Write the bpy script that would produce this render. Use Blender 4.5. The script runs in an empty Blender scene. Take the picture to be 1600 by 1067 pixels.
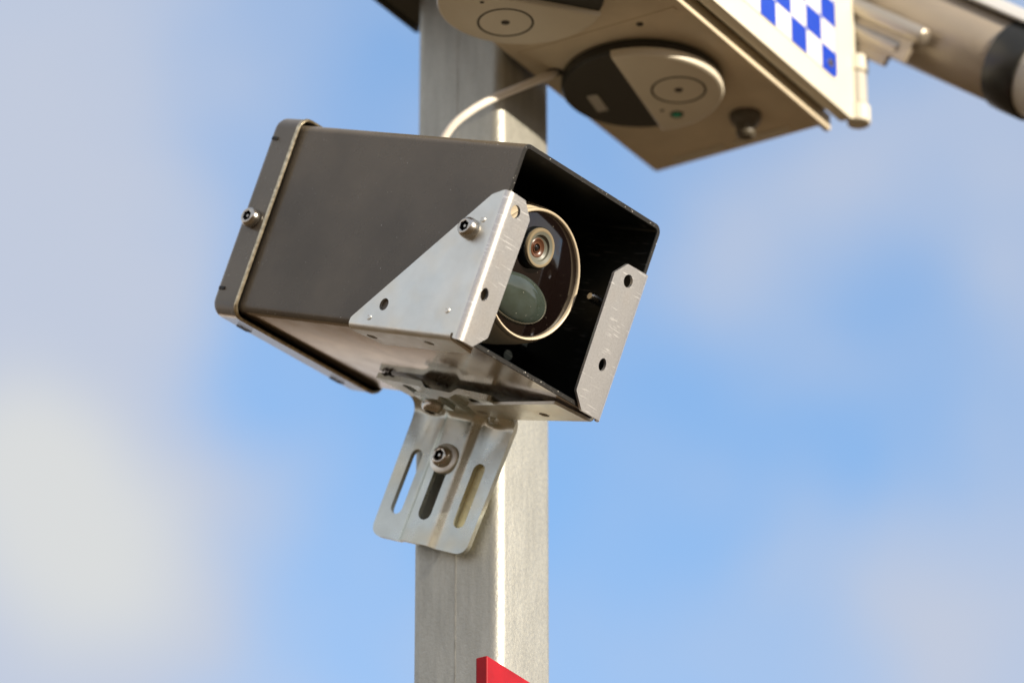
import bpy, bmesh, math, random
from mathutils import Vector, Matrix
from mathutils.geometry import delaunay_2d_cdt

random.seed(7)
R = math.radians
PI = math.pi
scene = bpy.context.scene
COL = scene.collection
EYE = 1.60                       # the photographer's eye height; everything below hangs on it

# ------------------------------------------------------------------ camera
cam_d = bpy.data.cameras.new('camera')
cam = bpy.data.objects.new('camera', cam_d)
COL.objects.link(cam)
cam.location = (0, 0, EYE)
cam.rotation_euler = (R(90 + 25.972), 0, 0)
cam_d.sensor_width = 36.0
cam_d.lens = 8297.0 * 36.0 / 1600.0
cam_d.clip_start = 0.05
cam_d.clip_end = 6000
cam_d.dof.use_dof = True
cam_d.dof.focus_distance = 2.612
cam_d.dof.aperture_fstop = 5.0
cam_d.dof.aperture_blades = 9
scene.camera = cam

# ------------------------------------------------------------------ sun and sky
SUN_AZ, SUN_EL = -38.4, 13.6      # azimuth counted from +X towards +Y
sun_d = bpy.data.lights.new('sun', 'SUN')
sun_d.energy = 3.7
sun_d.angle = R(0.5)
sun_d.color = (1.0, 0.89, 0.72)
sun = bpy.data.objects.new('sun', sun_d)
COL.objects.link(sun)
sd = Vector((math.cos(R(SUN_AZ)) * math.cos(R(SUN_EL)), math.sin(R(SUN_AZ)) * math.cos(R(SUN_EL)), math.sin(R(SUN_EL))))
sun.rotation_euler = sd.to_track_quat('Z', 'Y').to_euler()

world = bpy.data.worlds.new('World')
scene.world = world
world.use_nodes = True
wt = world.node_tree
wt.nodes.clear()


def N(t, typ, **kw):
    n = t.nodes.new(typ)
    for k, v in kw.items():
        if k in n.inputs.keys():
            n.inputs[k].default_value = v
        else:
            setattr(n, k, v)
    return n


def M(t, op, a, b=None):
    n = t.nodes.new('ShaderNodeMath')
    n.operation = op
    for i, v in enumerate((a, b)):
        if v is None:
            continue
        if isinstance(v, (int, float)):
            n.inputs[i].default_value = v
        else:
            t.links.new(v, n.inputs[i])
    return n.outputs[0]


sky = N(wt, 'ShaderNodeTexSky', sky_type='NISHITA', sun_disc=False, sun_elevation=R(SUN_EL), sun_rotation=R(90 - SUN_AZ),
        air_density=1.0, dust_density=0.3, ozone_density=3.0)
bg_sky = N(wt, 'ShaderNodeBackground', Strength=0.15)
wt.links.new(sky.outputs[0], bg_sky.inputs[0])
tc = N(wt, 'ShaderNodeTexCoord')
# soft cloud banks: wide noise over the whole dome, plus the banks seen behind the pole
nz = N(wt, 'ShaderNodeTexNoise', Scale=16.0, Detail=4.0, Roughness=0.5)
wt.links.new(tc.outputs['Generated'], nz.inputs['Vector'])
warp = N(wt, 'ShaderNodeVectorMath', operation='MULTIPLY_ADD')
wt.links.new(nz.outputs['Color'], warp.inputs[0])
warp.inputs[1].default_value = (0.036, 0.036, 0.036)
wv = N(wt, 'ShaderNodeVectorMath', operation='ADD')
wt.links.new(tc.outputs['Generated'], wv.inputs[0])
wv.inputs[1].default_value = (-0.018, -0.018, -0.018)
wt.links.new(wv.outputs[0], warp.inputs[2])
wide = N(wt, 'ShaderNodeTexNoise', Scale=5.0, Detail=5.0, Roughness=0.5)
wt.links.new(tc.outputs['Generated'], wide.inputs['Vector'])


def banks(lst):
    tot = None
    for (d, r, s) in lst:
        dn = N(wt, 'ShaderNodeVectorMath', operation='DISTANCE')
        wt.links.new(warp.outputs[0], dn.inputs[0])
        dn.inputs[1].default_value = d
        q = M(wt, 'DIVIDE', dn.outputs['Value'], r)
        e = M(wt, 'MULTIPLY', M(wt, 'EXPONENT', M(wt, 'MULTIPLY', M(wt, 'MULTIPLY', q, q), -1.0)), s)
        tot = e if tot is None else M(wt, 'ADD', tot, e)
    return tot


def smooth(v, a, b):
    m = N(wt, 'ShaderNodeMapRange', interpolation_type='SMOOTHSTEP')
    wt.links.new(v, m.inputs['Value'])
    m.inputs['From Min'].default_value = a
    m.inputs['From Max'].default_value = b
    return m.outputs['Result']


CLEAR = [((0.0, 0.8988, 0.4384), 0.13, 1.0)]
CLOUD = [((-0.0887, 0.9124, 0.3995), 0.034, 0.75), ((-0.0888, 0.901, 0.4246), 0.028, 0.55), ((-0.0781, 0.8902, 0.4488), 0.03, 0.42), ((-0.0888, 0.8727, 0.4802), 0.035, 0.4),
         ((-0.0602, 0.8913, 0.4493), 0.013, 0.22), ((-0.072, 0.9179, 0.3902), 0.02, 0.35), ((0.0433, 0.8905, 0.453), 0.017, 0.44), ((0.0637, 0.8823, 0.4664), 0.014, 0.3),
         ((0.0265, 0.8877, 0.4597), 0.012, 0.24), ((0.0912, 0.8843, 0.458), 0.016, 0.2), ((0.0744, 0.9196, 0.3857), 0.017, 0.4), ((0.0517, 0.9162, 0.3973), 0.01, 0.22),
         ((0.0349, 0.9086, 0.4163), 0.007, 0.22), ((0.0241, 0.9068, 0.4208), 0.006, 0.14), ((-0.0121, 0.8879, 0.4598), 0.02, 0.14),
         ((-0.055, 0.9195, 0.389), 0.012, 0.35), ((-0.056, 0.908, 0.414), 0.010, 0.22), ((0.058, 0.899, 0.434), 0.006, 0.2), ((0.048, 0.9085, 0.415), 0.005, 0.2)]
wisp = N(wt, 'ShaderNodeTexNoise', Scale=42.0, Detail=8.0, Roughness=0.58, Distortion=0.5)
wt.links.new(warp.outputs[0], wisp.inputs['Vector'])
cover = smooth(M(wt, 'ADD', wide.outputs['Fac'], M(wt, 'MULTIPLY', M(wt, 'SUBTRACT', nz.outputs['Fac'], 0.5), 0.35)), 0.28, 0.46)
msum = M(wt, 'ADD', M(wt, 'SUBTRACT', cover, banks(CLEAR)), banks(CLOUD))
msum = M(wt, 'ADD', msum, M(wt, 'MULTIPLY', M(wt, 'SUBTRACT', wisp.outputs['Fac'], 0.5), 1.15))
mask = M(wt, 'MULTIPLY', smooth(msum, -0.15, 1.0), 0.94)
glow = banks([((-0.078, 0.914, 0.398), 0.026, 1.0), ((-0.086, 0.905, 0.415), 0.02, 0.6)])
cc = N(wt, 'ShaderNodeMix', data_type='RGBA')
big = N(wt, 'ShaderNodeTexNoise', Scale=2.2, Detail=3.0, Roughness=0.5)
wt.links.new(tc.outputs['Generated'], big.inputs['Vector'])
wt.links.new(M(wt, 'MAXIMUM', smooth(glow, 0.1, 1.1), M(wt, 'ADD', smooth(big.outputs['Fac'], 0.5, 0.72), banks([((-0.88, 0.2, 0.42), 0.62, 0.95)]))), cc.inputs['Factor'])  # broad bank is out of view to the left, added to brighten zinc reflections
cc.inputs['A'].default_value = (0.284, 0.309, 0.372, 1)
cc.inputs['B'].default_value = (0.378, 0.378, 0.366, 1)
sep = N(wt, 'ShaderNodeSeparateXYZ')
wt.links.new(tc.outputs['Generated'], sep.inputs[0])
low = smooth(M(wt, 'MULTIPLY', sep.outputs['Z'], -1.0), -0.30, -0.02)      # warm low haze all round the horizon
hz = N(wt, 'ShaderNodeMix', data_type='RGBA')
wt.links.new(low, hz.inputs['Factor'])
wt.links.new(cc.outputs['Result'], hz.inputs['A'])
hz.inputs['B'].default_value = (0.50, 0.41, 0.345, 1)
mask = M(wt, 'MAXIMUM', mask, low)
bg_cloud = N(wt, 'ShaderNodeBackground', Strength=1.0)
wt.links.new(hz.outputs['Result'], bg_cloud.inputs[0])
mx = N(wt, 'ShaderNodeMixShader')
wt.links.new(mask, mx.inputs[0])
wt.links.new(bg_sky.outputs[0], mx.inputs[1])
wt.links.new(bg_cloud.outputs[0], mx.inputs[2])
wo = N(wt, 'ShaderNodeOutputWorld')
wt.links.new(mx.outputs[0], wo.inputs[0])

vs = scene.view_settings
vs.view_transform = 'Standard'
vs.look = 'None'
vs.exposure = 0.95
vs.gamma = 1.0
vs.use_curve_mapping = False

# ------------------------------------------------------------------ materials
MATS = {}


def mat(name, base, rough=0.5, metal=0.0, var=0.0, vscale=40.0, vstretch=(1, 1, 1), col2=None, bump=0.0, bscale=300.0,
        bstretch=(1, 1, 1), rvar=0.0, spec=0.5, coat=0.0, specks=0.0, speck_col=(0.7, 0.68, 0.62), scratch=0.0, ior=1.5, tint=0.0,
        detail=5.0, trans=0.0):
    m = bpy.data.materials.new(name)
    m.use_nodes = True
    t = m.node_tree
    b = t.nodes['Principled BSDF']
    b.inputs['Roughness'].default_value = rough
    b.inputs['Metallic'].default_value = metal
    b.inputs['Specular IOR Level'].default_value = spec
    b.inputs['IOR'].default_value = ior
    b.inputs['Coat Weight'].default_value = coat
    b.inputs['Coat Roughness'].default_value = 0.08
    b.inputs['Base Color'].default_value = (*base, 1)
    b.inputs['Transmission Weight'].default_value = trans
    tcn = N(t, 'ShaderNodeTexCoord')

    def noise(scale, stretch, det=detail, rgh=0.6):
        mp = N(t, 'ShaderNodeMapping')
        mp.inputs['Scale'].default_value = stretch
        t.links.new(tcn.outputs['Object'], mp.inputs['Vector'])
        n = N(t, 'ShaderNodeTexNoise', Scale=scale, Detail=det, Roughness=rgh)
        t.links.new(mp.outputs[0], n.inputs['Vector'])
        return n

    def mr(v, a, bb, lo=0.0, hi=1.0):
        n = N(t, 'ShaderNodeMapRange')
        t.links.new(v, n.inputs['Value'])
        n.inputs['From Min'].default_value = a
        n.inputs['From Max'].default_value = bb
        n.inputs['To Min'].default_value = lo
        n.inputs['To Max'].default_value = hi
        return n.outputs['Result']

    def mixc(fac, a, bb):
        n = N(t, 'ShaderNodeMix', data_type='RGBA')
        t.links.new(fac, n.inputs['Factor'])
        for k, v in (('A', a), ('B', bb)):
            if isinstance(v, tuple):
                n.inputs[k].default_value = (*v, 1)
            else:
                t.links.new(v, n.inputs[k])
        return n.outputs['Result']
    cur = base
    if var > 0:
        c2 = col2 if col2 else tuple(c * (1 - var) for c in base)
        cur = mixc(mr(noise(vscale, vstretch).outputs['Fac'], 0.36, 0.66), cur, c2)
    if tint > 0:                                   # faint yellow / blue passivation colours of zinc plating
        n = noise(35, (1, 1, 1), 2)
        cur = mixc(mr(n.outputs['Fac'], 0.5, 0.75, 0, tint), cur, (base[0] * 1.05, base[1] * 0.86, base[2] * 0.62))
        n = noise(28, (1, 1.3, 0.8), 2)
        cur = mixc(mr(n.outputs['Color'], 0.5, 0.75, 0, tint), cur, (base[0] * 0.72, base[1] * 0.88, base[2] * 1.02))
    if specks > 0:
        n = noise(900, (1, 1, 1), 2, 0.5)
        cur = mixc(mr(n.outputs['Fac'], 0.76 - specks * 0.1, 0.79 - specks * 0.1), cur, speck_col)
    hs = None
    if scratch > 0:
        n = noise(60, (1, 1, 14), 3)
        n2 = noise(45, (1, 1, 1), 2)
        f = M(t, 'MULTIPLY', mr(n.outputs['Fac'], 0.60, 0.66), mr(n2.outputs['Fac'], 0.44, 0.56))
        hs = f
        cur = mixc(M(t, 'MULTIPLY', f, scratch), cur, tuple(min(1, c * 1.7 + 0.1) for c in base))
    if not isinstance(cur, tuple):
        t.links.new(cur, b.inputs['Base Color'])
    if rvar > 0:
        t.links.new(mr(noise(vscale * 2.3, (1, 1, 1)).outputs['Fac'], 0.3, 0.7, max(0.02, rough - rvar), rough + rvar), b.inputs['Roughness'])
    if bump > 0:
        n = noise(bscale, bstretch, 4)
        bp = N(t, 'ShaderNodeBump', Strength=bump, Distance=0.0006)
        h = n.outputs['Fac']
        if hs is not None:
            h = M(t, 'ADD', h, M(t, 'MULTIPLY', hs, 0.4))
        t.links.new(h, bp.inputs['Height'])
        t.links.new(bp.outputs[0], b.inputs['Normal'])
    MATS[name] = m
    return m


mat('galvanised_steel', (0.52, 0.51, 0.455), 0.54, 0.88, var=0.15, vscale=190, vstretch=(1, 1, 0.16), bump=0.45, bscale=560, rvar=0.07)
mat('seam', (0.50, 0.485, 0.43), 0.6, 0.6, var=0.3, vscale=90)
mat('zinc_plate', (0.89, 0.885, 0.83), 0.41, 0.92, var=0.10, vscale=50, bump=0.10, bscale=500, rvar=0.07, tint=0.35)
mat('zinc_scuffed', (0.68, 0.68, 0.69), 0.40, 0.84, var=0.14, vscale=900, bump=0.08, bscale=1500, rvar=0.10, scratch=0.9, tint=0.2)
mat('zinc_bracket', (0.70, 0.73, 0.68), 0.30, 0.92, var=0.18, vscale=45, bump=0.06, bscale=500, rvar=0.07, tint=0.7)
mat('sunlit_gold', (0.94, 0.84, 0.50), 0.5, 0.7, var=0.3, vscale=160, bump=0.5, bscale=330)  # gold base colour painted in place of sunlight behind the slot
mat('stainless', (0.62, 0.58, 0.52), 0.24, 1.0, var=0.2, vscale=200, rvar=0.08)
mat('socket_dark', (0.03, 0.028, 0.025), 0.45, 0.4)
mat('black_paint', (0.168, 0.138, 0.100), 0.27, 0.0, var=0.3, vscale=15, col2=(0.108, 0.090, 0.067), bump=0.07, bscale=900, rvar=0.09, specks=0.10)
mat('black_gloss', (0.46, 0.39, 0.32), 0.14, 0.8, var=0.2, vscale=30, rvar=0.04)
mat('lip_edge', (0.80, 0.70, 0.50), 0.30, 0.9, var=0.5, vscale=400)
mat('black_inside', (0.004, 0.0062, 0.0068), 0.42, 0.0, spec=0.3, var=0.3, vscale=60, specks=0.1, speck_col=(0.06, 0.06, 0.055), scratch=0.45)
mat('edge_chipped', (0.02, 0.019, 0.018), 0.4, 0.0, specks=0.85, speck_col=(0.5, 0.48, 0.45))
mat('cream_plastic', (0.62, 0.52, 0.38), 0.35, 0.0, var=0.12, vscale=80)
mat('dark_glass', (0.006, 0.0035, 0.003), 0.06, 0.0, specks=0.15, speck_col=(0.3, 0.27, 0.22), ior=1.75)
mat('sensor_plastic', (0.042, 0.055, 0.048), 0.11, 0.0, var=0.25, vscale=130, col2=(0.033, 0.042, 0.032), specks=0.15, ior=1.75)
mat('lens_ring', (0.22, 0.175, 0.11), 0.36)
mat('lens_cone', (0.13, 0.13, 0.105), 0.4)
mat('lens_rust', (0.10, 0.042, 0.022), 0.3)
mat('lens_glass', (0.01, 0.008, 0.007), 0.03, ior=1.6)
mat('box_enamel', (0.72, 0.62, 0.46), 0.38, 0.0, var=0.18, vscale=22, bump=0.03, bscale=400, rvar=0.05)
mat('lid_enamel', (0.68, 0.635, 0.52), 0.36, 0.0, var=0.06, vscale=14)
mat('sensor_body', (0.70, 0.64, 0.52), 0.42, 0.0, var=0.08, vscale=25)
mat('sensor_black', (0.022, 0.022, 0.018), 0.42, 0.0)
mat('groove', (0.035, 0.028, 0.02), 0.6)
mat('sticker_white', (0.70, 0.68, 0.61), 0.35)
mat('sticker_blue', (0.003, 0.045, 0.44), 0.35)
mat('led_green', (0.02, 0.35, 0.22), 0.2)
mat('label_grey', (0.42, 0.40, 0.36), 0.5)
mat('cable_white', (0.80, 0.74, 0.66), 0.42)
mat('gland_dark', (0.10, 0.085, 0.06), 0.5)
mat('red_paint', (0.36, 0.003, 0.009), 0.5, 0.0, spec=0.3, var=0.25, vscale=60)
mat('dark_grey', (0.045, 0.045, 0.036), 0.5)
mat('bullet_body', (0.40, 0.335, 0.26), 0.34, 0.3, var=0.1, vscale=30)
mat('bullet_black', (0.014, 0.014, 0.012), 0.35)
mat('rod_metal', (0.46, 0.41, 0.34), 0.32, 0.7)
mat('shade_white', (0.50, 0.49, 0.47), 0.4)
mat('grey_plastic', (0.45, 0.42, 0.36), 0.45)
mat('dry_earth', (0.135, 0.088, 0.047), 0.95, 0.0, var=0.35, vscale=0.5, col2=(0.09, 0.064, 0.033), spec=0.1)


mat('reflection_hills_brown', (0.22, 0.145, 0.085), 0.95, 0.0, var=0.4, vscale=0.02, col2=(0.13, 0.095, 0.05), spec=0.1)


# ------------------------------------------------------------------ helpers
def frame(origin_m, x, y, z):
    m = Matrix.Identity(4)
    for i, a in enumerate((x, y, z)):
        for k in range(3):
            m[k][i] = a[k]
    m.translation = Vector(origin_m)
    return m


class Thing:
    """A top-level object; its parts are modelled in millimetres in the frame F."""

    def __init__(s, name, label, cat, F, base=(0, 0, 0), group=None, kind=None, empty=True):
        s.F, s.base = F, Vector(base)
        s.name, s.props = name, dict(label=label, category=cat)
        if group:
            s.props['group'] = group
        if kind:
            s.props['kind'] = kind
        s.root = None
        if empty:
            o = bpy.data.objects.new(name, None)
            o.empty_display_size = 0.02
            s._root(o)

    def _root(s, o):
        COL.objects.link(o)
        o.matrix_world = s.F @ Matrix.Translation(s.base * 0.001)
        for k, v in s.props.items():
            o[k] = v
        s.root = o

    def part(s, name, bm, mats, parent=None, bevel=0.0, smooth=38, label=None, kind=None, segs=2):
        bmesh.ops.translate(bm, verts=bm.verts, vec=-s.base)
        bmesh.ops.scale(bm, verts=bm.verts, vec=(0.001,) * 3)
        me = bpy.data.meshes.new(name)
        bmesh.ops.recalc_face_normals(bm, faces=bm.faces)
        bm.to_mesh(me)
        bm.free()
        for m_ in (mats if isinstance(mats, (list, tuple)) else [mats]):
            me.materials.append(MATS[m_])
        for p in me.polygons:
            p.use_smooth = True
        me.set_sharp_from_angle(angle=R(smooth))
        o = bpy.data.objects.new(name, me)
        if s.root is None:
            s._root(o)
        else:
            COL.objects.link(o)
            o.parent = parent or s.root
        if bevel > 0:
            bv = o.modifiers.new('bevel', 'BEVEL')
            bv.width = bevel * 0.001
            bv.segments = segs
            bv.limit_method = 'ANGLE'
            bv.angle_limit = R(45)
            bv.harden_normals = True
        if label:
            o['label'] = label
        if kind:
            o['kind'] = kind
        return o


def box(x0, x1, y0, y1, z0, z1, bm=None, mi=0):
    bm = bm or bmesh.new()
    v = [bm.verts.new((x, y, z)) for x in (x0, x1) for y in (y0, y1) for z in (z0, z1)]
    for f in ((0, 1, 3, 2), (4, 6, 7, 5), (0, 4, 5, 1), (2, 3, 7, 6), (0, 2, 6, 4), (1, 5, 7, 3)):
        bm.faces.new([v[i] for i in f]).material_index = mi
    return bm


def basis(axis):
    a = Vector(axis).normalized()
    h = Vector((0, 0, 1)) if abs(a.z) < 0.9 else Vector((1, 0, 0))
    u = a.cross(h).normalized()
    return a, u, a.cross(u)


def lathe(profile, center, axis, n=40, bm=None, mi=0, hexes=()):
    """profile: (radius, height) pairs along axis; r = 0 closes; rings listed in hexes are hexagons."""
    bm = bm or bmesh.new()
    a, u, w = basis(axis)
    c = Vector(center)
    rings = []
    for i, (r, h) in enumerate(profile):
        if r <= 1e-6:
            rings.append([bm.verts.new(c + a * h)])
            continue
        ring = []
        for k in range(n):
            t = 2 * PI * k / n
            rr = r
            if i in hexes:
                tt = (t + PI / 6) % (PI / 3) - PI / 6
                rr = r * math.cos(PI / 6) / math.cos(tt)
            ring.append(bm.verts.new(c + a * h + (u * math.cos(t) + w * math.sin(t)) * rr))
        rings.append(ring)
    for A_, B_ in zip(rings, rings[1:]):
        for k in range(n):
            k2 = (k + 1) % n
            if len(A_) == 1 and len(B_) == 1:
                continue
            if len(A_) == 1:
                f = bm.faces.new((A_[0], B_[k], B_[k2]))
            elif len(B_) == 1:
                f = bm.faces.new((A_[k], B_[0], A_[k2]))
            else:
                f = bm.faces.new((A_[k], B_[k], B_[k2], A_[k2]))
            f.material_index = mi
    return bm


def bolt_bm(center, axis, r=5.3, h=4.6, mi=0, dark=1):
    """button head security bolt: domed head, hexagon socket with a centre pin"""
    bm = lathe([(r * 0.98, 0), (r, 0.4), (r, h * 0.45), (r * 0.93, h * 0.72), (r * 0.80, h * 0.92), (r * 0.66, h), (r * 0.60, h)], center, axis, 36, None, mi)
    lathe([(r * 0.60, h), (r * 0.545, h - 0.15)], center, axis, 36, bm, mi, hexes=(1,))
    lathe([(r * 0.545, h - 0.15), (r * 0.52, h * 0.25), (0, h * 0.25)], center, axis, 36, bm, dark, hexes=(0, 1))
    lathe([(r * 0.2, h * 0.25), (r * 0.2, h * 0.78), (r * 0.13, h * 0.88), (0, h * 0.88)], center, axis, 14, bm, mi)
    return bm


def fillet(pts):
    """pts: (x, y) or (x, y, radius) -> rounded polygon"""
    out = []
    n = len(pts)
    for i, p in enumerate(pts):
        r = p[2] if len(p) > 2 else 0
        P = Vector(p[:2])
        if r <= 0:
            out.append(P)
            continue
        A_ = (Vector(pts[i - 1][:2]) - P).normalized()
        B_ = (Vector(pts[(i + 1) % n][:2]) - P).normalized()
        ang = A_.angle(B_)
        d = r / math.tan(ang / 2)
        d = min(d, 0.49 * (Vector(pts[i - 1][:2]) - P).length, 0.49 * (Vector(pts[(i + 1) % n][:2]) - P).length)
        rr = d * math.tan(ang / 2)
        c = P + (A_ + B_).normalized() * (rr / math.sin(ang / 2))
        s, e = P + A_ * d - c, P + B_ * d - c
        a0, a1 = math.atan2(s.y, s.x), math.atan2(e.y, e.x)
        da = (a1 - a0 + PI) % (2 * PI) - PI
        k = 6
        for j in range(k + 1):
            t = a0 + da * j / k
            out.append(c + Vector((math.cos(t), math.sin(t))) * rr)
    return out


def circle(x, y, r, n=20, rx=None, rot=0.0):
    rx = rx or r
    o = []
    for k in range(n):
        a, b = rx * math.cos(2 * PI * k / n), r * math.sin(2 * PI * k / n)
        o.append(Vector((x + a * math.cos(rot) - b * math.sin(rot), y + a * math.sin(rot) + b * math.cos(rot))))
    return o


def slot(x0, y0, x1, y1, r, n=9):
    d = Vector((x1 - x0, y1 - y0)).normalized()
    t = math.atan2(d.y, d.x)
    o = []
    for k in range(n + 1):
        a = t - PI / 2 + PI * k / n
        o.append(Vector((x1 + r * math.cos(a), y1 + r * math.sin(a))))
    for k in range(n + 1):
        a = t + PI / 2 + PI * k / n
        o.append(Vector((x0 + r * math.cos(a), y0 + r * math.sin(a))))
    return o


def sheet(outline, holes, thick, fmap=None, ucuts=(), vcuts=(), mi=0):
    """flat plate with holes, cut along bend lines and mapped by fmap(u, v, t)"""
    verts, edges = [], []
    for loop in [outline] + list(holes):
        b = len(verts)
        verts += [Vector(p) for p in loop]
        edges += [(b + i, b + (i + 1) % len(loop)) for i in range(len(loop))]
    vo, eo, fo, _, _, _ = delaunay_2d_cdt(verts, edges, [], 1, 1e-5)

    def inside(p, loop):
        c = False
        for i in range(len(loop)):
            a, b = loop[i - 1], loop[i]
            if (a.y > p.y) != (b.y > p.y) and p.x < (b.x - a.x) * (p.y - a.y) / (b.y - a.y) + a.x:
                c = not c
        return c
    keep = []
    for f in fo:
        ctr = sum((vo[i] for i in f), Vector((0, 0))) / len(f)
        if inside(ctr, [Vector(p) for p in outline]) and not any(inside(ctr, h) for h in holes):
            keep.append(f)
    fo = keep
    bm = bmesh.new()
    lo = [bm.verts.new((p.x, p.y, -thick / 2)) for p in vo]
    hi = [bm.verts.new((p.x, p.y, thick / 2)) for p in vo]
    cnt = {}
    for f in fo:
        bm.faces.new([hi[i] for i in f])
        bm.faces.new([lo[i] for i in reversed(f)])
        for i in range(len(f)):
            a, b = f[i], f[(i + 1) % len(f)]
            k = (min(a, b), max(a, b))
            cnt.setdefault(k, []).append((a, b))
    for k, l in cnt.items():
        if len(l) == 1:
            a, b = l[0]
            bm.faces.new((lo[a], lo[b], hi[b], hi[a]))
    bm.verts.ensure_lookup_table()
    for lst in [v for v in bm.verts if not v.link_faces]:
        bm.verts.remove(lst)
    for axis, cuts in ((0, ucuts), (1, vcuts)):
        for c in cuts:
            no = (1, 0, 0) if axis == 0 else (0, 1, 0)
            co = (c, 0, 0) if axis == 0 else (0, c, 0)
            bmesh.ops.bisect_plane(bm, geom=bm.verts[:] + bm.edges[:] + bm.faces[:], dist=1e-4, plane_co=co, plane_no=no)
    if fmap:
        for v in bm.verts:
            v.co = Vector(fmap(v.co.x, v.co.y, v.co.z))
    for f in bm.faces:
        f.material_index = mi
    return bm


def rrect(y0, y1, z0, z1, r, n=6):
    o = []
    for (cy, cz, a0) in ((y1 - r, z1 - r, 0), (y0 + r, z1 - r, 90), (y0 + r, z0 + r, 180), (y1 - r, z0 + r, 270)):
        for k in range(n + 1):
            a = R(a0 + 90 * k / n)
            o.append((cy + r * math.cos(a), cz + r * math.sin(a)))
    return o


def loft(rings, bm=None, cap0=False, cap1=False, mi=0, mis=None):
    bm = bm or bmesh.new()
    R_ = [[bm.verts.new(p) for p in ring] for ring in rings]
    n = len(R_[0])
    for i, (A_, B_) in enumerate(zip(R_, R_[1:])):
        for k in range(n):
            f = bm.faces.new((A_[k], A_[(k + 1) % n], B_[(k + 1) % n], B_[k]))
            f.material_index = mis[i] if mis else mi
    if cap0:
        bm.faces.new(R_[0]).material_index = mis[0] if mis else mi
    if cap1:
        bm.faces.new(R_[-1]).material_index = mis[-1] if mis else mi
    return bm


def tube(pts, r, n=14, bm=None, mi=0, sub=8):
    """smooth tube through pts (Catmull-Rom)"""
    bm = bm or bmesh.new()
    P = [Vector(p) for p in pts]
    P = [P[0] * 2 - P[1]] + P + [P[-1] * 2 - P[-2]]
    S = []
    for i in range(1, len(P) - 2):
        for k in range(sub):
            t = k / sub
            a, b, c, d = P[i - 1], P[i], P[i + 1], P[i + 2]
            S.append(0.5 * ((2 * b) + (c - a) * t + (2 * a - 5 * b + 4 * c - d) * t * t + (3 * b - a - 3 * c + d) * t ** 3))
    S.append(P[-2])
    up = Vector((0.3, 0.1, 1)).normalized()
    rings = []
    for i, p in enumerate(S):
        d = (S[min(i + 1, len(S) - 1)] - S[max(i - 1, 0)]).normalized()
        u = d.cross(up).normalized()
        w = d.cross(u)
        rings.append([p + (u * math.cos(2 * PI * k / n) + w * math.sin(2 * PI * k / n)) * r for k in range(n)])
    return loft(rings, bm, True, True, mi)


def frange(a, b, n):
    return [a + (b - a) * i / n for i in range(n + 1)]


# ------------------------------------------------------------------ frames (metres, world)
PAZ = R(-31.428)
E1 = Vector((math.cos(PAZ), math.sin(PAZ), 0))            # out of the pole's right-hand face
E2 = Vector((-math.sin(PAZ), math.cos(PAZ), 0))           # away from the camera, along that face
FRONT = -E2                                               # out of the pole's left-hand face
UP = Vector((0, 0, 1))
PC = Vector((-0.00615679, 2.42720633, EYE))               # near corner of the pole at eye height
F_POLE = frame(PC, E1, E2, UP)                            # x = E1, y = away, z = up; right-handed
F_BOX = frame(Vector((0.07809143, 2.55932039, 1.34833742 + EYE)), E1, E2, UP)
HL = Vector((0.70983148, -0.5916251, -0.38225516))
HW = Vector((0.6292299, 0.77650302, -0.03335856))
HH = Vector((0.31655805, -0.21684742, 0.92345449))
HA = Vector((0.00683657, 2.27367474, 1.2155243)) * 0.9992 + Vector((0, 0, EYE))
F_HOUSE = frame(HA, HL, HW, HH)
bt = R(24.0)
BL = E1 * math.cos(bt) - UP * math.sin(bt)
BW = E2.copy()
BH = BL.cross(BW)
F_BRK = frame(PC + Vector((0, 0, 1.18)), BL, BW, BH)

# ------------------------------------------------------------------ ground
g = bmesh.new()
bmesh.ops.create_grid(g, x_segments=20, y_segments=20, size=2500)
me = bpy.data.meshes.new('ground')
g.to_mesh(me)
g.free()
me.materials.append(MATS['dry_earth'])
ground = bpy.data.objects.new('ground', me)
COL.objects.link(ground)
ground['kind'] = 'structure'
ground['label'] = 'bare dry earth around the foot of the pole'

# unseen dry ridge added for its brown reflection, highest on the right
hb = bmesh.new()
NA, NR = 120, 8
rows = []
for i in range(NA + 1):
    az = R(-75 + 200 * i / NA)
    hgt = 34 + 78 * math.exp(-((math.degrees(az) - 5) / 38) ** 2) + 9 * math.sin(az * 9.0) + 5 * math.sin(az * 23.0 + 1)
    row = []
    for k in range(NR + 1):
        q = k / NR
        rr_ = 620 + 700 * q
        zz = hgt * math.sin(PI * q) ** 1.3 * (1 + 0.06 * math.sin(az * 41 + q * 9)) - 0.5
        row.append(hb.verts.new((rr_ * math.cos(az), rr_ * math.sin(az), zz)))
    rows.append(row)
for i in range(NA):
    for k in range(NR):
        hb.faces.new((rows[i][k], rows[i][k + 1], rows[i + 1][k + 1], rows[i + 1][k]))
bmesh.ops.recalc_face_normals(hb, faces=hb.faces)
hm = bpy.data.meshes.new('reflection_hills')
hb.to_mesh(hm)
hb.free()
hm.materials.append(MATS['reflection_hills_brown'])
for p in hm.polygons:
    p.use_smooth = True
reflection_hills = bpy.data.objects.new('reflection_hills', hm)
COL.objects.link(reflection_hills)
reflection_hills['kind'] = 'structure'
reflection_hills['label'] = 'unseen brown ridge added for its reflection in the camera glass'

# ------------------------------------------------------------------ pole
def pole_ring(z, inset=0.0, r=6.0):
    return [(x, y, z) for (x, y) in rrect(-52.6 + inset, -inset, inset, 51.6 - inset, max(0.6, r - inset), 8)]


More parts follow.
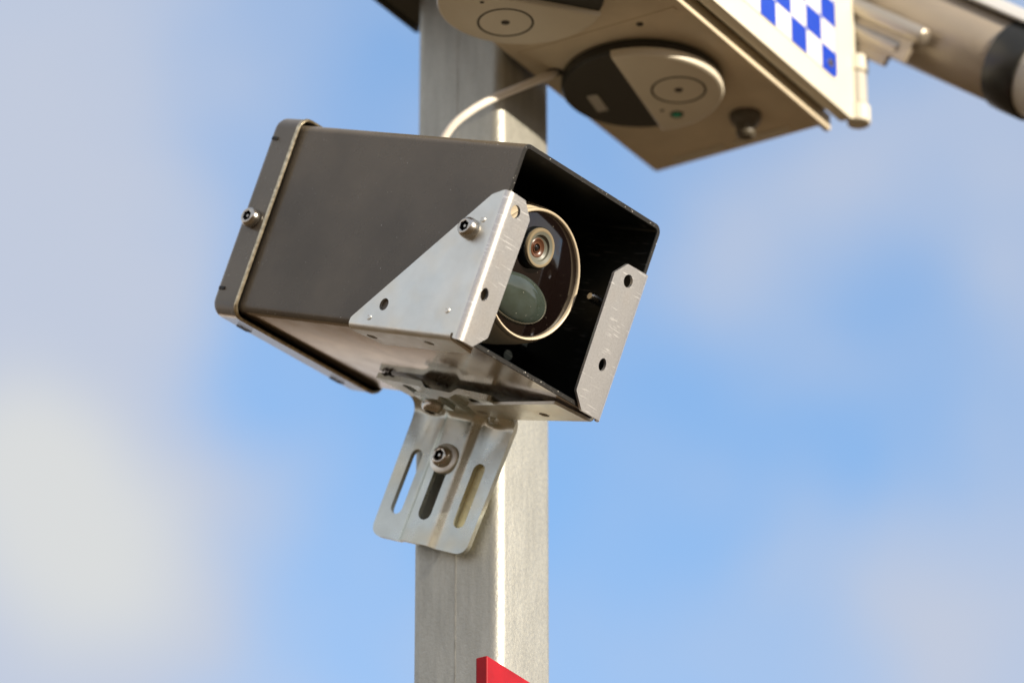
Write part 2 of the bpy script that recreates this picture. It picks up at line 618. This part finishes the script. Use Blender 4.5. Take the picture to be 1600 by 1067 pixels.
pole = Thing('steel_pole', 'square galvanised steel pole carrying the camera housing and the white box', 'pole', F_POLE, (-25, 25, -EYE * 1000))
rings = [pole_ring(-1600), pole_ring(1715), pole_ring(1715, 3), pole_ring(-1600, 3)]
pole.part('shaft', loft(rings), 'galvanised_steel', smooth=30)
pole.part('base_plate', box(-95, 45, -45, 95, -1600.5, -1588), 'galvanised_steel', bevel=1.5)
for sx in (-75, 25):
    for sy in (-25, 75):
        pole.part('anchor_bolt', lathe([(9, 0), (9, 8), (5, 8), (5, 20), (0, 20)], (sx, sy, -1588), (0, 0, 1), 6), 'stainless')
pole.part('weld_seam', box(-26.6, -25.6, -0.06, 0.3, -1588, 1714), 'seam')

# ------------------------------------------------------------------ black camera housing
Wm, Hm = 108.4, 102.8
hs = Thing('camera_housing', 'black steel camera housing with two zinc corner brackets, tilted down on the pole', 'camera housing', F_HOUSE, (-80, Wm / 2, -Hm))


def hring(l, o=0.0, r=4.5):
    return [(l, y, z) for (y, z) in rrect(-o, Wm + o, -Hm - o, o, max(0.8, r + o), 6)]


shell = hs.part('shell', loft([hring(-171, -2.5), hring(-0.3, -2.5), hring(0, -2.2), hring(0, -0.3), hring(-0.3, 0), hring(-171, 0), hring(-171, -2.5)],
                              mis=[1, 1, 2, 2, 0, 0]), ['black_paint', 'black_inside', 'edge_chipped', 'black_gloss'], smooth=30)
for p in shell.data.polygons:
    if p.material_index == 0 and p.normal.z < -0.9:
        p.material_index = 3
# back wall of the open compartment with a hole for the camera barrel
hs.part('partition', sheet(fillet([(2.7, -Hm + 2.7), (Wm - 2.7, -Hm + 2.7), (Wm - 2.7, -2.7), (2.7, -2.7)]), [circle(52.5, -50, 37, 40)], 1.6,
                           lambda u, v, t: (-62 + t, u, v)), 'black_inside')
# rear cap
def cring(l, o, r=8.5):
    return [(l, y, z) for (y, z) in rrect(-o, Wm + o, -Hm - o, o, max(1.0, r), 6)]


cap = hs.part('rear_cap', loft([cring(-172.5, 1.3, 5), cring(-158.5, 1.3, 5.5), cring(-156.9, 2.0, 6.5), cring(-156.6, 2.6, 7), cring(-157.0, 3.2, 7.5), cring(-158.2, 3.5, 7.8),
                                cring(-159.3, 3.1, 7.5), cring(-172.5, 2.9, 7.5), cring(-174.4, 2.2, 7), cring(-175.4, 0.6, 6), cring(-175.6, -1.5, 5)], cap0=True, cap1=True,
                               mis=[1, 1, 2, 2, 2, 0, 0, 0, 0, 0]), ['black_paint', 'black_inside', 'lip_edge', 'black_gloss'], smooth=50)
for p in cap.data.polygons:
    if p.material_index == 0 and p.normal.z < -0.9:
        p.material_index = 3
hs.part('bolt', bolt_bm((-166.5, -3.0, -54.5), (0, -1, 0), 5.2, 5.0), ['stainless', 'socket_dark'], parent=cap)
hs.part('bolt', bolt_bm((-166.5, Wm + 3.0, -54.5), (0, 1, 0), 5.2, 5.0), ['stainless', 'socket_dark'], parent=cap)
for zz in (-10.5, -92.5):
    hs.part('rim_notch', box(-173.4, -169.2, -3.5, -2.6, zz - 0.9, zz + 0.9), 'socket_dark', parent=cap, bevel=0.3)
for yy in (20, 92):
    hs.part('rim_notch', box(-173.4, -169.2, yy - 4, yy + 4, -Hm - 3.06, -Hm - 2.6), 'socket_dark', parent=cap, bevel=0.3)

# corner brackets
BF, BB = 3.6, 2.2                                  # bend radii of the front tab and of the bottom flange
LC, WF, HC, WB = 1.4 - BF, -1.0 + BF, -Hm - 1.0 + BB, -1.0 + BB


def corner_map(mirror):
    def f(u, v, t):
        t = -t
        l, w, h = u, -1.0 - t, v
        if u < LC - 1.2 and v < HC:
            d = HC - v
            if d < BB * PI / 2:
                a = d / BB
                h = HC - (BB + t) * math.sin(a)
                w = WB - (BB + t) * math.cos(a)
            else:
                h = HC - (BB + t)
                w = WB + d - BB * PI / 2
        elif u > LC:
            d = u - LC
            if d < BF * PI / 2:
                a = d / BF
                l = LC + (BF + t) * math.sin(a)
                w = WF - (BF + t) * math.cos(a)
            else:
                l = LC + BF + t
                w = WF + d - BF * PI / 2
        if mirror:
            h += 0.085 * min(l, 0) * max(0, min(1, (-27 - h) / 77))
            w = Wm - w
        return (l, w, h)
    return f


def tu(w):
    return LC + BF * PI / 2 + w - WF


def fv(w):
    return HC - BB * PI / 2 - (w - WB)


def corner_bracket(mirror):
    tw = 24.0 if mirror else 17.6
    o = fillet([(-75.2, -99.5, 3), (-8.5, -29.2, 4), (LC + 1.2, -26.2, 2), (tu(tw - 7), -26.6, 1.5), (tu(tw), -34, 2), (tu(tw - 1), -96.2, 2), (tu(tw - 9), -103.9, 1.5),
                (LC - 0.1, -103.9, 0.8), (LC - 0.5, HC + 0.3), (LC - 1.9, HC + 0.3), (LC - 2.2, fv(0)), (-7.5, fv(24.5 if mirror else 19), 1), (-70, fv(20.5), 2), (-75.2, fv(5), 3)])
    holes = [circle(-55.5, -91, 3.2, 22, rx=2.9), circle(-14.2, -48.4, 2.4, 16),
             circle(tu(tw - 11), -34.2, 3.3, 22), circle(tu(tw - 12.6), -78.2, 3.3, 22, rx=2.6), circle(-68.5, fv(10), 2.8, 18), circle(-27.5, fv(9), 2.8, 18)]
    uc = [LC + BF * PI / 2 * k / 10 for k in range(11)] + [LC - 1.2, -10, -30, -50]
    vc = [HC - BB * PI / 2 * k / 8 for k in range(9)] + [-40, -60, -80]
    bm = sheet(o, holes, 1.6, corner_map(mirror), uc, vc)
    # the front tab is scuffed metal of the second slot
    for f in bm.faces:
        if f.calc_center_median().x > LC + 1.6:
            f.material_index = 1
    p = hs.part('corner_bracket', bm, ['zinc_plate', 'zinc_scuffed'], bevel=0.22, smooth=40,
                label=('zinc corner bracket on the far right edge, seen mostly edge-on' if mirror else 'zinc corner bracket on the near left edge with a triangular side plate'))
    y = Wm + 1.8 if mirror else -1.8
    s = 1 if mirror else -1
    hs.part('bolt', bolt_bm((-14.2, y, -48.4), (0, s, 0), 5.4, 5.8), ['stainless', 'socket_dark'], parent=p)
    for (l, h) in ((-62.5, -98.3), (-11.7, -90.3), (-8.8, -42.6)):
        hs.part('rivet', lathe([(1.7, 0), (1.5, 0.35), (0.8, 0.6), (0, 0.2)], (l, y, h), (0, s, 0), 16), 'zinc_plate', parent=p)
    return p


corner_bracket(False)
corner_bracket(True)
hs.part('bolt_end', lathe([(2.3, 0), (2.3, 10.5), (1.6, 11.6), (0, 11.6)], (-20, Wm - 1.5, -44), (0, -1, 0), 18), 'stainless',
        label='bolt end poking through the right inner wall')

# ------------------------------------------------------------------ the camera inside the housing
ci = Thing('surveillance_camera', 'round camera with dark glass face and cream rim inside the black housing', 'security camera', F_HOUSE, (-40, 53, -88))
CC = (-20, 53.0, -49.8)
ax = (1, 0, 0)
ci.part('barrel', lathe([(33.0, -1.5), (34.2, -3.0), (35.5, -10), (36.5, -22), (36.5, -70), (0, -70)], CC, ax, 72), 'cream_plastic', smooth=30)
ci.part('bezel', lathe([(31.0, -2.5), (31.2, 0.6), (31.6, 1.2), (32.2, 1.3), (32.8, 0.7), (33.0, -1.0), (32.7, -2.4)], CC, ax, 72), 'cream_plastic', smooth=50)
ci.part('face_glass', lathe([(31.0, -0.3), (30.5, 0), (0, 0.05)], CC, ax, 72), 'dark_glass')
LCN = (-20, 47.8, -37.6)
ln = ci.part('lens', lathe([(9.9, -0.5), (10.0, 4.2), (9.5, 4.9), (8.9, 5.0), (8.2, 4.8)], LCN, ax, 48, None, 0), 'lens_ring', smooth=45)
ci.part('lens_cone', lathe([(8.2, 4.8), (6.6, 4.3), (6.2, 3.2), (4.9, 2.4)], LCN, ax, 48), 'lens_cone', parent=ln)
ci.part('lens_barrel', lathe([(4.9, 2.4), (4.4, 2.7), (3.4, 1.7), (2.6, 1.6), (2.4, 2.2), (2.1, 2.2), (1.9, 1.2)], LCN, ax, 40), 'lens_rust', parent=ln)
ci.part('lens_glass', lathe([(2.0, 1.2), (1.5, 1.9), (0.8, 2.2), (0, 2.3)], LCN, ax, 28), 'lens_glass', parent=ln)
ci.part('lens_skirt', lathe([(10.6, -0.3), (10.5, 3.4), (9.8, 3.4)], LCN, ax, 48), 'black_inside', parent=ln)
bm = bmesh.new()
prof = [(1.0, 0.0), (0.985, 0.7), (0.93, 1.2), (0.8, 1.8), (0.55, 2.4), (0.28, 2.75), (0, 2.85)]
rot = R(2)
rr = []
for (q, h) in prof[:-1]:
    rr.append([(-20 + h * 1.9, p.x, p.y) for p in circle(47.6, -64.4, 11.8 * q, 56, rx=21.4 * q, rot=rot)])
loft(rr, bm, False, True)
ci.part('sensor_window', bm, 'sensor_plastic', smooth=60)

# ------------------------------------------------------------------ slotted mounting bracket
sb = Thing('slotted_bracket', 'zinc angle bracket with three slots bolted below the black housing to the pole', 'bracket', F_BRK, (0, 0, -112))
TH, SR = 3.0, 8.0
SW0, FT = -3.2 - TH / 2, -35.6 - TH / 2             # mid surfaces of plate and flange
SWC, SHC = SW0 - SR, FT - SR
VB = SHC


def corr(u):
    a = abs(u - 0.5)
    s = max(0.0, min(1.0, (12.6 - a) / 5.0))
    return -3.0 * s * s * (3 - 2 * s)


def sb_map(u, v, t):
    t = t + corr(u)
    d = v - VB
    if d <= 0:
        ang = 0.0
        w, h = SWC + SR + t, v
    elif d < SR * PI / 2:
        ang = d / SR
        for uc in (-21.0, 21.5):
            t -= 5.0 * math.exp(-((u - uc) / 4.2) ** 2) * math.exp(-((ang - 0.78) / 0.42) ** 2)
        w, h = SWC + (SR + t) * math.cos(ang), SHC + (SR + t) * math.sin(ang)
    else:
        w, h = SWC - (d - SR * PI / 2), SHC + SR + t
    return (u, w, h)


def vfl(w):
    return VB + SR * PI / 2 + (SWC - w)


o = fillet([(-30.6, -111.8, 6), (31, -111.8, 6), (32.2, VB - 2, 3), (33.5, vfl(-16), 3), (34, vfl(-35.5), 2), (-42, vfl(-34.5), 2), (-34, vfl(-14), 8), (-31.5, VB - 3, 6)])
holes = [slot(-20.4, -95.2, -20.3, -67, 3.6), slot(20.6, -95.2, 20.7, -67.5, 3.6), slot(0.3, -95.2, 0.3, -62, 4.0),
         slot(-22.5, vfl(-29), -22.5, vfl(-14), 3.4), slot(20.6, vfl(-29), 20.6, vfl(-12), 3.4), slot(0.3, vfl(-30), 0.3, vfl(-22), 3.6)]
uc = sorted(set([round(x, 2) for x in frange(-30, 30, 24)] + [-11.7, -10.7, -9.7, -8.7, -7.7, 12.7, 11.7, 10.7, 9.7, 8.7]))
vc = [VB + SR * PI / 2 * k / 12 for k in range(13)]
sb.part('bent_plate', sheet(o, holes, TH, sb_map, uc, vc), 'zinc_bracket', bevel=0.3, smooth=42)
wf = SW0 - TH / 2 - 3.0
sb.part('sunlit_strip', box(13.5, 28.0, -3.1, -2.5, -106, -55), 'sunlit_gold', bevel=0.2)  # added strip, its gold stands for sunlit pole metal behind the right slot
bl1 = sb.part('bolt', bolt_bm((0.0, wf - 1.9, -66.0), (0, -1, 0), 5.5, 4.0), ['stainless', 'socket_dark'])
sb.part('washer', lathe([(3.4, 0.9), (3.4, 1.9), (7.5, 1.9), (8.0, 1.5), (8.0, 0.1), (3.4, 0.1)], (0.3, wf, -66.3), (0.03, -1, 0), 48), 'zinc_plate', parent=bl1, smooth=40)
hf = FT - TH / 2 - 3.0
bl2 = sb.part('bolt', bolt_bm((-4.0, -28.5, hf - 2.2), (0, 0, -1), 5.4, 5.2), ['stainless', 'socket_dark'])
sb.part('square_washer', sheet(fillet([(-12.5, -36, 0.8), (4.0, -36, 0.8), (4.0, -20.5, 0.8), (-12.5, -20.5, 0.8)]), [], 2.0, lambda u, v, t: (u, v, hf - 1.1 + t)), 'zinc_bracket', parent=bl2, bevel=0.3)
sb.part('bolt_shank', lathe([(3.0, 0), (3.0, 14), (0, 14)], (0, wf + 0.5, -66), (0, 1, 0), 16), 'stainless', parent=bl1)
# tack weld spatter where the flange meets the housing
for (u, w, s) in ((-33.5, -35.3, 1.0), (2.0, -36.2, 0.9)):
    bm = bmesh.new()
    for k in range(9):
        r_ = random.uniform(0.35, 1.1) * s
        m_ = Matrix.Translation((u + random.uniform(-4, 4), w + random.uniform(-0.6, 0.5), FT + TH / 2 - 0.2 + random.uniform(-0.4, 0.8))) @ Matrix.Diagonal((random.uniform(0.6, 1.9), 0.8, random.uniform(0.5, 1.4), 1))
        bmesh.ops.create_icosphere(bm, subdivisions=1, radius=r_, matrix=m_)
    sb.part('weld_spatter', bm, 'socket_dark', smooth=80)

# ------------------------------------------------------------------ white equipment box
# box frame: x = out of the pole's right face, y = away from the camera, z = up; the far lower corner is the origin
bx = Thing('equipment_box', 'cream enclosure above the housing with blue and white checks on its lid', 'equipment box', F_BOX, (54, -160, 0))
BD, BWD, BHT = -330.0, 107.5, 190.0
bx.part('shell', box(0, BWD - 1.5, BD, 0, 0, BHT), 'box_enamel', bevel=2.0)
bx.part('lip', box(BWD - 3.0, BWD + 0.6, BD, 0.5, -3.6, 6), 'box_enamel', bevel=0.7)
bx.part('gasket', box(BWD - 1.4, BWD + 4.9, BD + 4, -4, 7, BHT - 7), 'gland_dark', bevel=0.8)
lid = bx.part('lid', sheet(fillet([(BD - 3, 1.5, 7), (9.5, 1.5, 9), (9.5, BHT + 3, 7), (BD - 3, BHT + 3, 7)]), [], 7.0, lambda u, v, t: (BWD + 8.5 + t, u, v)), 'lid_enamel', bevel=1.8, segs=3)
# checked sticker: white sheet and blue squares
LX = BWD + 12.0
bm = sheet(fillet([(-13, 17, 4.5), (-13, 160, 3.5), (-300, 160, 3.5), (-300, 17, 3.5)]), [], 0.3, lambda u, v, t: (LX + 0.25 + t, u, v))
sticker = bx.part('sticker', bm, 'sticker_white', parent=lid)
bm = bmesh.new()
cw, rh = 16.9, 15.6
for c in range(17):
    for r_ in range(3):
        if (c + r_) % 2 == 0:
            y1, z0 = -13.2 - c * cw, 17.2 + r_ * rh
            if c == 0 and r_ == 0:
                corner = sheet(fillet([(y1 - cw, z0), (y1, z0, 4.5), (y1, z0 + rh), (y1 - cw, z0 + rh)]), [], 0.14, lambda u, v, t: (LX + 0.48 + t, u, v))
                mtmp = bpy.data.meshes.new('tmp')
                corner.to_mesh(mtmp)
                corner.free()
                bm.from_mesh(mtmp)
                bpy.data.meshes.remove(mtmp)
                continue
            box(LX + 0.41, LX + 0.55, y1 - cw, y1, z0, z0 + rh, bm)
box(LX + 0.41, LX + 0.55, -14.0, -13.2, 17.2 + rh, 158, bm)
bx.part('check_print', bm, 'sticker_blue', parent=sticker)
bx.part('screw', lathe([(2.6, 0), (2.4, 0.8), (0, 1.0)], (LX + 0.5, -21, 24), (1, 0, 0), 18), 'stainless', parent=lid)
# hinge on the far end of the lid
for (z0, z1, r_, m_) in ((2.5, 13, 6.4, 'lid_enamel'), (13.5, 33, 5.0, 'grey_plastic'), (33.5, 43, 6.0, 'lid_enamel')):
    bx.part('hinge_knuckle', lathe([(0, z0), (r_ - 0.6, z0), (r_, z0 + 0.6), (r_, z1 - 0.6), (r_ - 0.6, z1), (0, z1)], (BWD + 11.5, 12.0, 0), (0, 0, 1), 24), m_)
# underside fittings
bx.part('cable_gland', lathe([(8.6, 0.3), (8.6, -2), (7.6, -4.5), (5.4, -6.5), (5.0, -12), (3.6, -13.5), (0, -13.5)], (74.5, -33, 0), (0, 0, 1), 28), 'gland_dark')
for (x0, x1) in ((17, 48), (54, 88)):
    bx.part('raised_text_bar', box(x0, x1, -10.5, -5.5, -1.1, 0.4), 'sensor_body', bevel=0.3)
bx.part('cable_hole', lathe([(4.4, -0.25), (2.2, -0.4), (2.2, 1.2)], (12.2, -126.5, 0), (0, 0, 1), 24), 'groove')
for (x, y) in ((76, -147.5), (22, -166)):
    bx.part('screw', lathe([(1.9, 0.2), (1.7, -0.6), (0, -0.8)], (x, y, 0), (0, 0, 1), 16), 'groove')
bm = sheet([Vector(p) for p in ((6, -150), (100, -150), (100, -154), (6, -154))], [], 0.5, lambda u, v, t: (u, v, -0.2 + t))
bx.part('weld_bead', bm, 'box_enamel', bevel=0.2)


def half_disc(r, off, bm_kind):
    """points of the part of a disc on the +x side of a chord at x = off"""
    a0 = math.acos(off / r)
    pts = [Vector((r * math.cos(a), r * math.sin(a))) for a in frange(-a0, a0, 40)]
    return pts


def puck(x, y, nx, ny, label):
    """round sounder below the box: black base, beige half cover on the side (nx, ny)"""
    a = math.atan2(ny, nx)
    F = F_BOX @ Matrix.Translation((x * 0.001, y * 0.001, 0)) @ Matrix.Rotation(a, 4, 'Z')
    th = Thing('round_sounder', label, 'sounder', F, (0, 0, 0), group='round sounders under the cream box')
    th.part('base', lathe([(0, -0.3), (41, -0.3), (42.6, -1.5), (42.6, -6.5), (41.5, -7.8), (0, -8.0)], (0, 0, 0), (0, 0, 1), 64), 'sensor_black', smooth=35)
    rings = []
    for (r, z, off) in ((42.9, -6.0, -3.0), (42.9, -8.9, -3.0), (42.4, -10.2, -2.7), (41.2, -10.8, -2.0), (39.8, -11.0, -1.2)):
        rings.append([(p.x, p.y, z) for p in half_disc(r, off, 0)])
    cover = th.part('cover', loft(rings, None, True, True), 'sensor_body', smooth=40)
    th.part('ring_groove', lathe([(14.6, -10.9), (14.6, -11.2), (13.5, -11.2), (13.5, -10.9)], (19.8, 1, 0), (0, 0, 1), 48), 'groove', parent=cover)
    th.part('centre_hole', lathe([(2.3, -10.9), (2.2, -11.25), (0, -11.3)], (19.8, 1, 0), (0, 0, 1), 18), 'groove', parent=cover)
    th.part('pin_hole', lathe([(1.2, -10.9), (1.1, -11.2), (0, -11.25)], (4.5, 19.5, 0), (0, 0, 1), 12), 'groove', parent=cover)
    return th, cover


t2, c2 = puck(48.5, -98, 0.98, 0.2, 'round black and beige sounder under the box, between the cable hole and the gland')
t2.part('indicator', lathe([(2.6, -10.9), (2.3, -11.7), (0, -12.1)], (10.5, 26, 0), (0, 0, 1), 18), 'led_green', parent=c2, label='small green indicator light')
t2.part('indicator_shroud', lathe([(3.6, -10.8), (3.6, -11.4), (2.7, -11.4)], (10.5, 26, 0), (0, 0, 1), 18), 'groove', parent=c2)
t2.part('label_plate', box(-29.5, -23.5, -4, 14, -8.6, -7.9), 'label_grey', bevel=0.2)
t1, c1 = puck(44, -213, -0.79, 0.615, 'round black and beige sounder cut off by the top edge, overlapping the pole')

# ------------------------------------------------------------------ white cable from box to housing
CABLE = [(15.5, 31, 1353), (14.5, 29, 1347), (9.5, 18, 1338.5), (4.6, 4, 1328), (-0.6, -10, 1317.2), (-8.5, -19, 1307.4), (-16, -23, 1299), (-24.5, -23, 1287.5), (-36, -20, 1272)]
cb = Thing('white_cable', 'white cable looping from the underside of the box to behind the housing', 'cable', F_POLE, (14.8, 30, 1348), empty=False)
cb.part('white_cable', tube(CABLE, 2.2), 'cable_white', smooth=60)

# ------------------------------------------------------------------ dark box behind the pole's left edge
db = Thing('junction_box', 'dark grey flat box clamped to the left side of the pole above the housing', 'junction box', F_POLE, (-60, 0, 1400))
db.part('case', box(-70.5, -52.9, -120, 31, 1400, 1600), 'dark_grey', bevel=1.2)
db.part('cover', box(-73.6, -70.7, -122, 33, 1398.5, 1602), 'dark_grey', bevel=0.8)

# ------------------------------------------------------------------ red plate at the lower edge
rp = Thing('red_plate', 'red painted metal plate fixed to the pole at the bottom edge of the photo', 'plate', F_POLE, (4, 0, 860), empty=False)
rp.part('red_plate', box(0.3, 7.0, -23, 70, 800, 1000.5), 'red_paint', bevel=0.8)

# ------------------------------------------------------------------ bullet camera beyond the box
tl = R(37)
DX = E1 * math.cos(tl) - UP * math.sin(tl)
DY = E2.copy()
DZ = DX.cross(DY)
# axis passes a point just beyond the far end of the box
o_ = F_POLE @ Vector((0.203, 0.200, 1.3775))
F_BUL = frame(o_, DX, DY, DZ)
bc = Thing('bullet_camera', 'beige tube camera with a black front ring pointing down behind the box lid', 'security camera', F_BUL, (-110, 0, 0))
bc.part('body', lathe([(0, -150), (22, -150), (24, -147), (24.0, -4), (23.6, -3.5)], (0, 0, 0), (1, 0, 0), 48), 'bullet_body', smooth=40)
bc.part('front_ring', lathe([(23.6, -5), (25.6, -4), (25.8, 0), (25.8, 15), (25.0, 16), (22, 16)], (0, 0, 0), (1, 0, 0), 48), 'bullet_black', smooth=40)
bc.part('front_barrel', lathe([(22, 15.5), (23.4, 16), (23.4, 46), (22.5, 48), (19, 48), (17, 38), (0, 38)], (0, 0, 0), (1, 0, 0), 48), 'grey_plastic', smooth=40)
bm = bmesh.new()
rr = []
for (x, k) in ((-140, 0), (52, 0)):
    arc = [(x, 29.5 * math.cos(a), 29.5 * math.sin(a)) for a in frange(R(35), R(138), 20)]
    arc += [(x, 27.8 * math.cos(a), 27.8 * math.sin(a)) for a in frange(R(138), R(35), 20)]
    rr.append(arc)
bc.part('sunshield', loft(rr, bm, True, True), 'shade_white', smooth=40)
# two mounting arms along the near side
def arm(x0, x1, y, z, r, drop):
    p = bc.part('mounting_arm', lathe([(0, x0), (r, x0), (r, x1 - 1.6), (r * 0.8, x1 - 0.3), (0, x1)], (0, y, z), (1, 0, 0), 28), 'rod_metal', smooth=50)
    bc.part('arm_web', box(x0, x1 - 4, y - 1.6, y + 1.6, z - drop, z - r * 0.6), 'bullet_body', parent=p, bevel=0.5)


arm(-128, -40, -31, -12.5, 5.2, 17)
arm(-128, -51, -30, -23.5, 4.2, 12)
bc.part('arm_plate', box(-128, -64, -27, -23.5, -34, -6), 'gland_dark', bevel=0.8)
